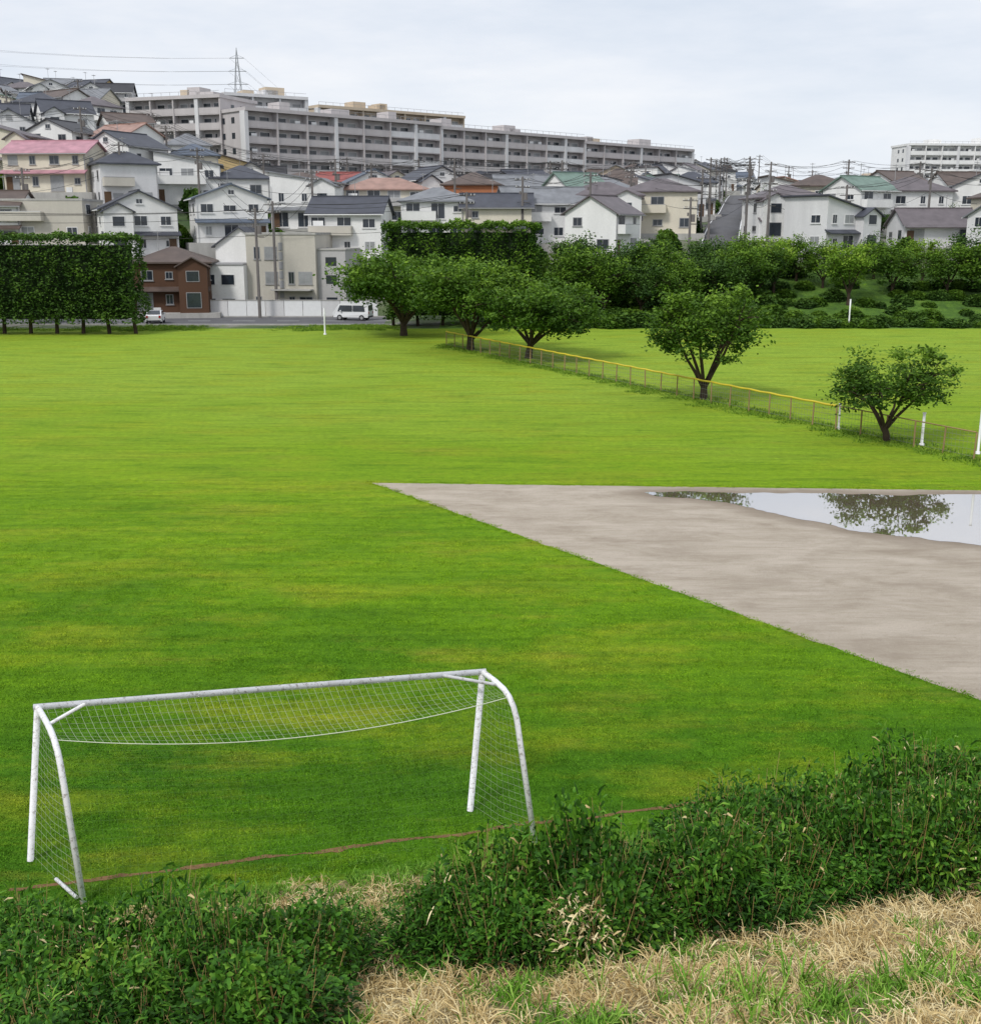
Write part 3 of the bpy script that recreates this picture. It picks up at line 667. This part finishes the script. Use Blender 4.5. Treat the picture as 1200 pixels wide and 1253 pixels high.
    if bal and h>4.5:
        bm=Wm if R.random()<.6 else WALL[R.choice(['grey','beige','white'])]
        mb.box('balcony',bm,bx0,bx1,-d/2-1.15,-d/2-1.05,2.75,3.85); mb.box('balcony',bm,bx0,bx0+.1,-d/2-1.05,-d/2,2.75,3.85)
        mb.box('balcony',bm,bx1-.1,bx1,-d/2-1.05,-d/2,2.75,3.85); mb.box('balcony',bm,bx0+.1,bx1-.1,-d/2-1.05,-d/2,2.75,2.87)
        mb.box('balcony_rail',fr,bx0-.02,bx1+.02,-d/2-1.17,-d/2-1.03,3.86,3.92)
        if R.random()<.3: mb.box('laundry',M_fw,bx0+.6,bx0+1.9,-d/2-.9,-d/2-.87,3.6,4.5)
    else:
        mb.poly('lower_eave',Rm,[(-w/2-.2,-d/2-1.0,2.5),(w/2+.2,-d/2-1.0,2.5),(w/2+.2,-d/2+.1,2.95),(-w/2-.2,-d/2+.1,2.95),(-w/2-.2,-d/2-1.0,2.38),(w/2+.2,-d/2-1.0,2.38),(w/2+.2,-d/2+.1,2.8),(-w/2-.2,-d/2+.1,2.8)],[(0,1,2,3),(4,7,6,5),(0,4,5,1),(1,5,6,2),(3,7,4,0)])
    dx=R.choice([-1,1])*(w/2-.75); mb.box('door',M_door,dx-.45,dx+.45,-d/2-.07,-d/2+.02,0,2.05)
    if R.random()<.5:
        a=R.uniform(-w/3,w/3); mb.box('aircon',M_fw,a-.4,a+.4,-d/2-1.5,-d/2-1.2,-.04,.6)
    px_=R.choice([-1,1])*(w/2-.12); mb.box('downpipe',fr,px_-.05,px_+.05,-d/2-.12,-d/2-.02,0,h-.5)
    if R.random()<.5 and rt!='flat':
        ax_=R.uniform(-w/4,w/4); zt=h+rise+1.8; mb.box('aerial',M_frame,ax_-.03,ax_+.03,-.03,.03,h+.6,zt)
        for q in range(4): mb.box('aerial',M_frame,ax_-.45+q*.05,ax_+.45-q*.05,-.5+q*.3,-.47+q*.3,zt-.2,zt-.17)
        mb.box('aerial',M_frame,ax_-.02,ax_+.02,-.6,.55,zt-.16,zt-.13)
    mb.finish(name,(X,Y,terr(X,Y)+.3 if z is None else z),math.radians(rot))
placed=[]
HS=[
(-.363,165,11.5,8,5.3,'gx','pink','cream',-4,'pink_roof_house'),(-.372,151,11,8,5.2,'flat','slate','beige',0,'flat_roof_house'),
(-.300,149,9,8,5.8,'gy','slate','white',24,'gable_house'),(-.304,171,8,8,6,'gy','slate','white',-25,'gable_house'),(-.253,173,9,9,5.6,'mono','grey','white',12,'mono_pitch_house'),
(-.222,154,9,8,5.6,'gy','blue','white',20,'gable_house'),(-.270,139.5,8.6,8,5.8,'hip','brown','brown',8,'timber_house'),
(-.209,174,8,8,5.8,'hip','slate','white',10,'hip_roof_house'),(-.158,192,9,8,5.4,'hip','brown','yellow',-8,'yellow_house'),(-.151,168,9.5,8,6.2,'mono','grey','white',-6,'mono_pitch_house'),
(-.118,151,9.2,8,5.6,'gx','slate','white',-5,'gable_house'),(-.088,172,12,8,5.2,'hip','salmon','cream',4,'salmon_roof_house'),(-.127,203,7,7,5.6,'gx','red','cream',5,'red_roof_house'),
(-.102,188,8,8,5.6,'gy','blue','white',18,'gable_house'),(-.014,178,8,8,6.2,'hip','brown','brick',-6,'brick_house'),(-.05,184,8,8,6.2,'gy','slate','white',28,'gable_house'),
(.0275,187,9,8,5.5,'gx','grey','white',5,'gable_house'),(.043,160,11,8,5.3,'gx','grey','white',10,'gable_house'),(.094,163,10.5,8.5,5.8,'hip','purple','white',-5,'hip_roof_house'),
(.143,170,10.5,9,5.8,'hip','purple','cream',-10,'hip_roof_house'),(.168,224,9,8,5.8,'hip','slate','white',-8,'hip_roof_house'),(.247,162,9,8,5.6,'hip','purple','white',5,'hip_roof_house'),
(.275,187,9,8,5.8,'hip','brown','cream',-8,'hip_roof_house'),(.278,238,9,8,5.8,'gx','blue','white',8,'gable_house'),(.324,212,9,8,5.8,'gx','blue','white',-15,'gable_house'),
(.352,176,9.5,8,5.6,'hip','purple','white',10,'hip_roof_house'),(.374,157,9.5,7,3.0,'gx','purple','pale',0,'bungalow'),(.398,195,9,8,5.8,'gx','brown','white',5,'gable_house'),(.412,176,8,8,6.2,'gy','slate','white',-20,'gable_house'),
(-.345,138,9,7,3.0,'gx','slate','grey',0,'bungalow'),(-.425,150,10,8,5.5,'gx','brown','white',5,'gable_house'),(.005,156,9,8,5.3,'gx','slate','cream',0,'gable_house'),(-.045,157,9,8,5.3,'hip','grey','white',0,'hip_roof_house')]
for b,Y,w_,d_,h_,rt,rf,wl,rot,nm in HS:
    X=b*Y; placed.append((X,Y)); house(X,Y,w_,d_,h_,rt,rf,wl,rot,nm)
# modern stepped apartment house by the road
mb=MB(); W_,D_=8.4,9
mb.box('walls',WALL['beige'],-W_/2,W_/2,-D_/2,D_/2,-1,9.4); mb.box('roof_parapet',M_conc,-W_/2-.1,W_/2+.1,-D_/2-.1,D_/2+.1,9.4,9.65)
for zc in (1.5,4.4,7.3):
    for cx,ww in ((-2.9,.6),(-1.2,1.4),(1.2,.6),(2.9,1.5)):
        if R.random()<.9: mb.window('f',cx,zc,ww,R.choice([.8,1.3]),W_,D_)
    for cy in (-2.5,1.5): mb.window('r',cy,zc,.9,1.0,W_,D_)
mb.box('left_wing',WALL['white'],-W_/2-5.6,-W_/2-.02,-D_/2-1.2,D_/2-1,-1,5.9); mb.box('wing_parapet',M_frame,-W_/2-5.7,-W_/2-.05,-D_/2-1.3,D_/2-.9,5.9,6.1)
for zc in (1.4,4.2):
    for cx in (-8.6,-6.2): mb.box('wing_windows',M_fw,cx-.85,cx+.85,-D_/2-1.25,-D_/2-1.18,zc-.65,zc+.65); mb.box('wing_windows',M_glass,cx-.77,cx+.77,-D_/2-1.262,-D_/2-1.17,zc-.57,zc+.57)
mb.ext('rear_gable',WALL['white'],[(-9.5,5),(-3.2,5),(-3.2,8.2),(-6.4,10.2),(-9.5,8.2)],'y',0,5)
mb.ext('rear_gable_roof',ROOF['slate'],[(-9.9,7.95),(-6.4,10.35),(-2.8,7.95),(-2.8,7.8),(-6.4,10.2),(-9.9,7.8)],'y',-.4,5.3)
mb.box('right_wing',WALL['grey'],W_/2+.02,W_/2+3.4,-D_/2+.8,D_/2,-1,7.6); mb.box('right_wing_parapet',M_conc,W_/2+.04,W_/2+3.5,-D_/2+.7,D_/2+.1,7.6,7.8)
for zc in (1.6,4.2,6.3): mb.box('right_wing_windows',M_glass,W_/2+1.0,W_/2+2.3,-D_/2+.76,-D_/2+.82,zc-.5,zc+.5)
for k in range(7):  # stair-landing screens
    mb.box('louvres',M_frame,-.25,.25,-D_/2-.09,-D_/2-.03,1.0+k*1.1,1.9+k*1.1)
mb.box('canopy',M_conc,-1,3.8,-D_/2-1.4,-D_/2,2.95,3.1)
for zc in (3.0,5.9): mb.box('band',WALL['grey'],-W_/2+.01,W_/2+.03,-D_/2-.03,D_/2+.03,zc-.08,zc+.08) if False else None
mb.finish('modern_apartment_house',(-.170*143.5,143.5,0),math.radians(-6)); placed+=[(-.178*143.5,143.5),(-.215*143,143),(-.15*144,145)]
mb=MB()
for i in range(9):
    mb.box('panel',M_white if i%3 else WALL['pale'],-33+i*2.2,-33+i*2.2+2.14,136.2,136.4,0,1.9)
    mb.box('coping',M_conc,-33+i*2.2-.02,-33+i*2.2+2.16,136.15,136.45,1.9,1.98)
mb.finish('boundary_wall',(0,0,0))
APT=[]
def apartment(name,p0,p1,z0,floors,depth,bay=6.6,wall='apt',fh=2.85,boxes=3):
    p0,p1=Vector(p0),Vector(p1); L=(p1-p0).length; a=math.atan2((p1-p0).y,(p1-p0).x); mb=MB(); Wm=WALL[wall]; H=floors*fh
    APT.append((p0,p1,depth)); nb=max(1,int(L/bay)); bay=L/nb
    mb.box('walls',Wm,0,L,0,depth,-8,H+.1)
    mb.box('roof_slab',Wm,-.3,L+.3,-1.9,depth+.3,H+.1,H+.75)
    for f in range(floors):
        z=f*fh
        mb.box('floor_slabs',Wm,.0,L,-1.5,-.0,z-.12,z+.06)
        for k in range(nb):
            x0=k*bay
            mb.box('balcony_parapets',WALL['pale'] if (k//5)%2 else Wm,x0+.12,x0+bay-.12,-1.52,-1.38,z+.07,z+1.2)
            mb.box('balcony_rail',M_frame,x0+.14,x0+bay-.14,-1.50,-1.4,z+1.27,z+1.32)
            for q,wd in ((.28,.30),(.72,.30)):
                cx=x0+bay*q; ww=bay*wd
                mb.box('windows',M_fw,cx-ww/2-.08,cx+ww/2+.08,-.04,.03,z+.08,z+2.2)
                mb.box('windows',M_curt if R.random()<.3 else M_glass,cx-ww/2,cx+ww/2,-.05,.02,z+.12,z+2.12)
                if R.random()<.12: mb.box('laundry',M_fw,cx-ww/3,cx+ww/4,-1.2,-1.17,z+1.0,z+1.8)
    for k in range(nb+1):
        x=k*bay; wd=.3 if k%3 else .8
        mb.box('piers',WALL['pale'] if k%3==0 else Wm,x-wd/2,x+wd/2,-1.7,-.01,-8,H+.09)
    for _ in range(boxes):
        x=R.uniform(3,L-6); mb.box('roof_plant',WALL['tan'] if R.random()<.3 else Wm,x,x+R.uniform(2,5),2,6,H+.75,H+R.uniform(1.7,2.8))
    for k in range(int(L/2)): mb.box('roof_railing',M_frame,k*2,k*2+.05,-1.6,-1.55,H+.75,H+1.4)
    mb.box('roof_railing',M_frame,0,L,-1.6,-1.55,H+1.4,H+1.46)
    for f in range(floors):
        for cy in (2.5,6): mb.box('side_windows',M_glass,-.05,.0,cy,cy+1.1,f*fh+.9,f*fh+2); mb.box('side_windows',M_glass,L,L+.05,cy,cy+1.1,f*fh+.9,f*fh+2)
    mb.finish(name,(p0.x,p0.y,z0),a)
apartment('apartment_block',(-47.5,230,0),(-12,264,0),17.6,5,11)
apartment('apartment_block',(-11.8,264.3,0),(22,296.5,0),17.0,5,11)
apartment('apartment_block',(22.2,296.7,0),(54,327,0),16.2,5,11)
apartment('apartment_block',(-72,243,0),(-52,236,0),20.5,5,12,5)
apartment('apartment_block',(-58,262,0),(-42,272,0),26.6,4,12,5,'pale')
apartment('apartment_block',(-42,290,0),(-8,318,0),24,5,10,6,'tan')
apartment('apartment_block',(.348*395,395,0),(.47*400,400,0),22.5,5,12,5.5,'white')
apartment('apartment_block',(.30*520,520,0),(.335*520,520,0),20,4,12,5.5,'pale')
SA,SB=Vector((27.5,143,0)),Vector((72,345,0))
V=[];F=[];n=80; dr=(SB-SA).normalized(); nr=Vector((dr.y,-dr.x,0)); KV=[];KF=[]
for i in range(n):
    q=SA.lerp(SB,i/(n-1)); l=q-nr*2.8; r_=q+nr*2.8; z=max(terr(l.x,l.y),terr(r_.x,r_.y),terr(q.x,q.y))+.25
    V+=[(l.x,l.y,z-2),(l.x,l.y,z),(r_.x,r_.y,z),(r_.x,r_.y,z-2)]
    for sgn,e in ((1,l),(-1,r_)):
        u=e+nr*sgn*.3; KV+=[(u.x,u.y,z+.006),(u.x+nr.x*sgn*.15,u.y+nr.y*sgn*.15,z+.006)]
    if i:
        b=(i-1)*4
        for k in range(3): F.append((b+k,b+4+k,b+5+k,b+1+k))
        for k in (0,2): KF.append((b+k,b+k+4,b+k+5,b+k+1))
obj('hill_street',quadmesh('hill_street',V,F,[M_asph])); obj('street_edge_lines',quadmesh('lines',KV,KF,[M_white]))
quad=[(-75,124.5,.004),(-6,124.5,.004),(-6,135.8,.004),(-75,135.8,.004)]
obj('road',quadmesh('road',quad,[(0,1,2,3)],[M_asph]))
mb=MB(); mb.box('kerb',M_conc,-75,-6,124.2,124.5,0,.13); mb.box('kerb',M_conc,-75,-6,135.8,136.0,0,.13); mb.finish('kerb',(0,0,0))
mb=MB()
for i in range(14): mb.box('dash',M_white,-74+i*5,-71.5+i*5,130.1,130.25,.005,.009)
mb.finish('road_marking',(0,0,0))
def segd(P,a,b):
    ab=b-a; t=clamp((P-a).dot(ab)/ab.length_squared); return (P-(a+ab*t)).length
walls=['white']*11+['cream']*4+['pale']*3+['beige','grey','tan','yellow']
roofs=['slate']*7+['blue']*2+['grey']*5+['brown']*5+['purple']*4+['black']*2+['salmon','green']
Y=150
while Y<560:
    step=10.2 if Y<330 else 16
    X=-.47*Y+R.uniform(0,5)
    while X<.49*Y:
        x=X+R.uniform(-1.6,1.6); y=Y+R.uniform(-2.4,2.4); P_=Vector((x,y,0))
        ok=all(math.hypot(x-a,y-b)>9.0 for a,b in placed) and segd(P_,SA,SB)>8.0
        for p0,p1,dp in APT:
            c=Vector((-(p1-p0).y,(p1-p0).x,0)).normalized()*dp/2
            if segd(P_,p0+c,p1+c)<dp/2+8: ok=False
        if -8<x<10 and y<150: ok=False
        if x<-8 and x>-38 and y<152: ok=False
        if ok:
            placed.append((x,y))
            house(x,y,R.uniform(6.4,9.0),R.uniform(6.2,7.6),R.choice([5.1,5.4,5.8]),R.choice(['gx','gy','hip','hip','gx','mono']),R.choice(roofs),R.choice(walls),R.choice([0,15,-15,30,-30,8,-6,60]),bal=None,z=terr(x,y)+R.uniform(0,.9))
        X+=step
    Y+=10.6 if Y<330 else 18
P=[];idx=[];sc=[]
for _ in range(800):
    Y=R.uniform(141,420); X=Y*R.uniform(-.46,.48)
    if min(math.hypot(X-a,Y-b) for a,b in placed)<4.9 or segd(Vector((X,Y,0)),SA,SB)<4: continue
    s=R.uniform(.8,2.1); P.append((X,Y,terr(X,Y))); idx.append(R.randrange(3)); sc.append((s,s,s*R.uniform(.9,1.7)))
n=len(P); rot=np.zeros((n,3)); rot[:,2]=rng.uniform(0,6,n)
scatter('garden_shrubs',P,rot,sc,idx,sh)
for b,Y,k,s in [(-.11,157,0,.6),(.225,172,0,.6),(.235,200,0,.8),(.26,175,1,.5),(.33,165,2,.5),(.39,165,0,.6),(-.14,215,0,.8),(.08,205,2,.6),(.23,230,1,.7)]: T(b,Y,k,s,'garden_tree')
# ------------------------------------------------------------------ utility poles and wires
def upole(X,Y,h,tr=False):
    z=terr(X,Y); qb=QB(); tube(qb,[(0,0,-.3),(0,0,h)],[.2,.13],8,0,.5,True)
    for zz,l in ((h-.4,1.0),(h-1.3,.9)):
        tube(qb,[(-l,0,zz),(l,0,zz)],.06,4,0)
        for k in (-.9,-.3,.5,.9): tube(qb,[(k*l,0,zz),(k*l,0,zz+.22)],.05,5,1)
    tube(qb,[(0,.0,h-3.2),(.9,-.1,h-3.2)],.04,4,0)
    if tr: tube(qb,[(.38,0,h-2.9),(.38,0,h-2.0)],.26,8,0,.5,True)
    tube(qb,[(-.3,0,h-2.2),(-.3,0,h-1.8)],.12,8,0,.5,True)
    obj('utility_pole',qb.mesh('utility_pole',[M_pole,M_fw]),(X,Y,z),R.uniform(-.4,.4)); return Vector((X,Y,z+h))
def chain(L): return [upole(b*Y,Y,h,t) for b,Y,h,t in L]
main=chain([(-.52,137,12.5,0),(-.199,134.5,12.4,1),(-.184,138,13.2,0),(-.02,139,11.5,1)])
r2=chain([(-.46,160,9.5,0),(-.393,152,9,1),(-.31,160,9,0),(-.245,164,9.5,1),(-.15,160,9,0),(-.10,178,9,1),(-.03,166,9.5,0),(.027,152,10,1),(.084,155,10,0),(.118,178,9,1),(.185,150,9.5,0)])
r3=chain([(-.47,215,9,0),(-.40,210,9,1),(-.34,225,9.5,1),(-.28,205,9,0),(-.2,200,10,1),(-.12,215,10,0),(-.03,205,10,0),(.05,215,10,1),(.12,232,10,0)])
r6=chain([(-.45,182,9,0),(-.34,180,10,1),(-.27,185,9.5,0),(-.19,182,10,0),(-.13,178,9.5,1),(-.06,192,9.5,0),(.06,185,10,1),(.13,195,9.5,0)])
st=[]
for i in range(14):
    q=SA.lerp(SB,i/13)+nr*(3.3 if i%2 else -3.3); st.append(upole(q.x,q.y,10.5 if i>2 else 9,i%3==0))
r4=chain([(.235,176,10,1),(.30,190,10,0),(.36,205,10,1),(.43,200,10,0)])
r5=chain([(.225,330,14,0),(.25,300,12,1),(.27,280,11,0),(.30,290,11,0),(.34,310,11,1),(.40,300,11,0),(.46,310,11,0)])
r7=chain([(.235,155,9,0),(.30,152,9,1),(.37,165,9.5,0),(.44,160,9,0)])
qb=QB()
def wire(a,b,sg=.8,r=.026):
    tube(qb,[a.lerp(b,t)-Vector((0,0,4*sg*t*(1-t))) for t in np.linspace(0,1,9)],r,3,0)
for ch in (main,r2,r3,st,r4,r5,r6,r7):
    for a,b in zip(ch[:-1],ch[1:]):
        for dx,dz in ((-.9,-.2),(0,-.2),(.9,-.2),(-.8,-1.1),(0,-3.1)): wire(a+Vector((dx,0,dz)),b+Vector((dx,0,dz)),R.uniform(.5,1.1))
for a,b in ((r2[3],main[1]),(r2[4],main[2]),(r3[4],r6[3]),(st[3],r4[0]),(r3[8],st[3]),(r6[1],r2[2]),(r7[0],st[1])):
    for dz in (-.3,-1.2,-2.8): wire(a+Vector((0,0,dz)),b+Vector((0,0,dz)))
PX,PY=-.208*460,460; PZ=terr(PX,PY); PH=76.5-PZ
lt=QB()
for k in range(4):
    sx_,sy_=((-1,-1),(1,-1),(1,1),(-1,1))[k]; sx2,sy2=((1,-1),(1,1),(-1,1),(-1,-1))[k]
    tube(lt,[(sx_*3,sy_*3,0),(sx_*.9,sy_*.9,PH*.75),(0,0,PH)],.12,4,0)
    for i in range(10):
        a=i/10;b=(i+1)/10; wa=3-2.1*min(1,a/.75) if a<.75 else .9*(1-(a-.75)/.25); wb=3-2.1*min(1,b/.75) if b<.75 else .9*(1-(b-.75)/.25)
        tube(lt,[(sx_*wa,sy_*wa,a*PH),(sx2*wb,sy2*wb,b*PH)],.07,3,0)
for zz,l in ((.72,4),(.82,3.4),(.92,2.8)): tube(lt,[(-l,0,zz*PH),(l,0,zz*PH)],.12,4,0); tube(lt,[(-l,0,zz*PH),(0,0,zz*PH+1.2),(l,0,zz*PH)],.07,3,0)
obj('transmission_tower',lt.mesh('tower',[pm('galvanised_steel',(.42,.44,.46),.6,.1)]),(PX,PY,PZ))
for zz,l in ((.72,4),(.82,3.4),(.92,2.8)):
    for s_ in (-1,1):
        a=Vector((PX+s_*l,PY,PZ+zz*PH)); wire(a,a+Vector((-190,-90,8)),6,.03); wire(a,a+Vector((40,520,-30)),7,.03)
obj('overhead_cables',qb.mesh('cables',[M_wire]))
# ------------------------------------------------------------------ vehicles
def car(name,X,Y,rot,paint,van=False):
    mb=MB()
    if van: prof=[(-2.1,.35),(2.05,.35),(2.15,.8),(2.0,1.0),(1.45,1.75),(1.2,1.88),(-1.9,1.9),(-2.1,1.7),(-2.15,.8)]
    else: prof=[(-2.1,.35),(2.05,.35),(2.12,.7),(1.95,.85),(1.15,.97),(.5,1.42),(-.9,1.48),(-1.75,1.05),(-2.1,.95)]
    n=len(prof); V=[]
    for s_ in (-1,1):
        for x,z in prof: V.append((x,s_*(.84-(.14*clamp((z-.95)/.6))),z))
    F=[list(range(n-1,-1,-1)),list(range(n,2*n))]+[(i,(i+1)%n,n+(i+1)%n,n+i) for i in range(n)]
    mb.poly('body',paint,V,F)
    zt=1.68 if van else 1.36; xf,xb=(1.25,-1.75) if van else (.55,-1.25)
    for s_ in (-1,1):
        y0=s_*.825;y1=s_*.755 if not van else s_*.775
        for a,b in ((xb,(xb+xf)/2-.05),((xb+xf)/2+.05,xf)):
            q=[(a,y0+s_*.02,1.02),(b+(.3 if b==xf else 0),y0+s_*.02,1.02),(b,y1+s_*.03,zt),(a+(.15 if a==xb else 0),y1+s_*.03,zt)]
            mb.poly('side_windows',M_glass,q,[(0,1,2,3)])
    if van: ws=[(1.98,1.07),(1.5,1.72)]; rw=[(-2.155,1.1),(-2.12,1.65)]
    else: ws=[(1.13,1.01),(.57,1.40)]; rw=[(-1.72,1.10),(-.98,1.45)]
    for (x0,z0),(x1,z1) in (ws,rw):
        mb.poly('windscreen',M_glass,[(x0+.01,-.68,z0+.03),(x0+.01,.68,z0+.03),(x1+.01,.62,z1+.02),(x1+.01,-.62,z1+.02)],[(0,1,2,3)])
    for x in (-1.35,1.3):
        for s_ in (-1,1):
            for r_,mm,o_ in ((.32,M_dark,.0),(.18,M_frame,.012)):
                pl=[(x+r_*math.cos(a),.32+r_*math.sin(a)) for a in np.linspace(0,2*math.pi,17)[:-1]]
                a0,a1=sorted((s_*.66,s_*(.86+o_))); mb.ext('wheels',mm,pl,'y',a0,a1)
    for s_ in (-1,1):
        mb.box('headlights',M_curt,2.0,2.14,s_*.6-.16,s_*.6+.16,.66,.8); mb.box('tail_lights',pm('tail_red',(.4,.02,.02),.3),-2.17,-2.08,s_*.66-.1,s_*.66+.1,.75,1.0)
        mb.box('mirrors',paint,1.05 if van else .75,1.2 if van else .9,s_*.92-.08,s_*.92+.08,1.0,1.14)
    mb.box('bumpers',M_dark,2.06,2.17,-.75,.75,.36,.5); mb.box('bumpers',M_dark,-2.17,-2.08,-.75,.75,.36,.5)
    mb.finish(name,(X,Y,.005),math.radians(rot))
CW=pm('car_white',(.75,.76,.78),.25,.04,spec=.6)
car('parked_van',-15.6,131.5,165,CW,True); car('parked_car',-36.6,126.5,100,CW)
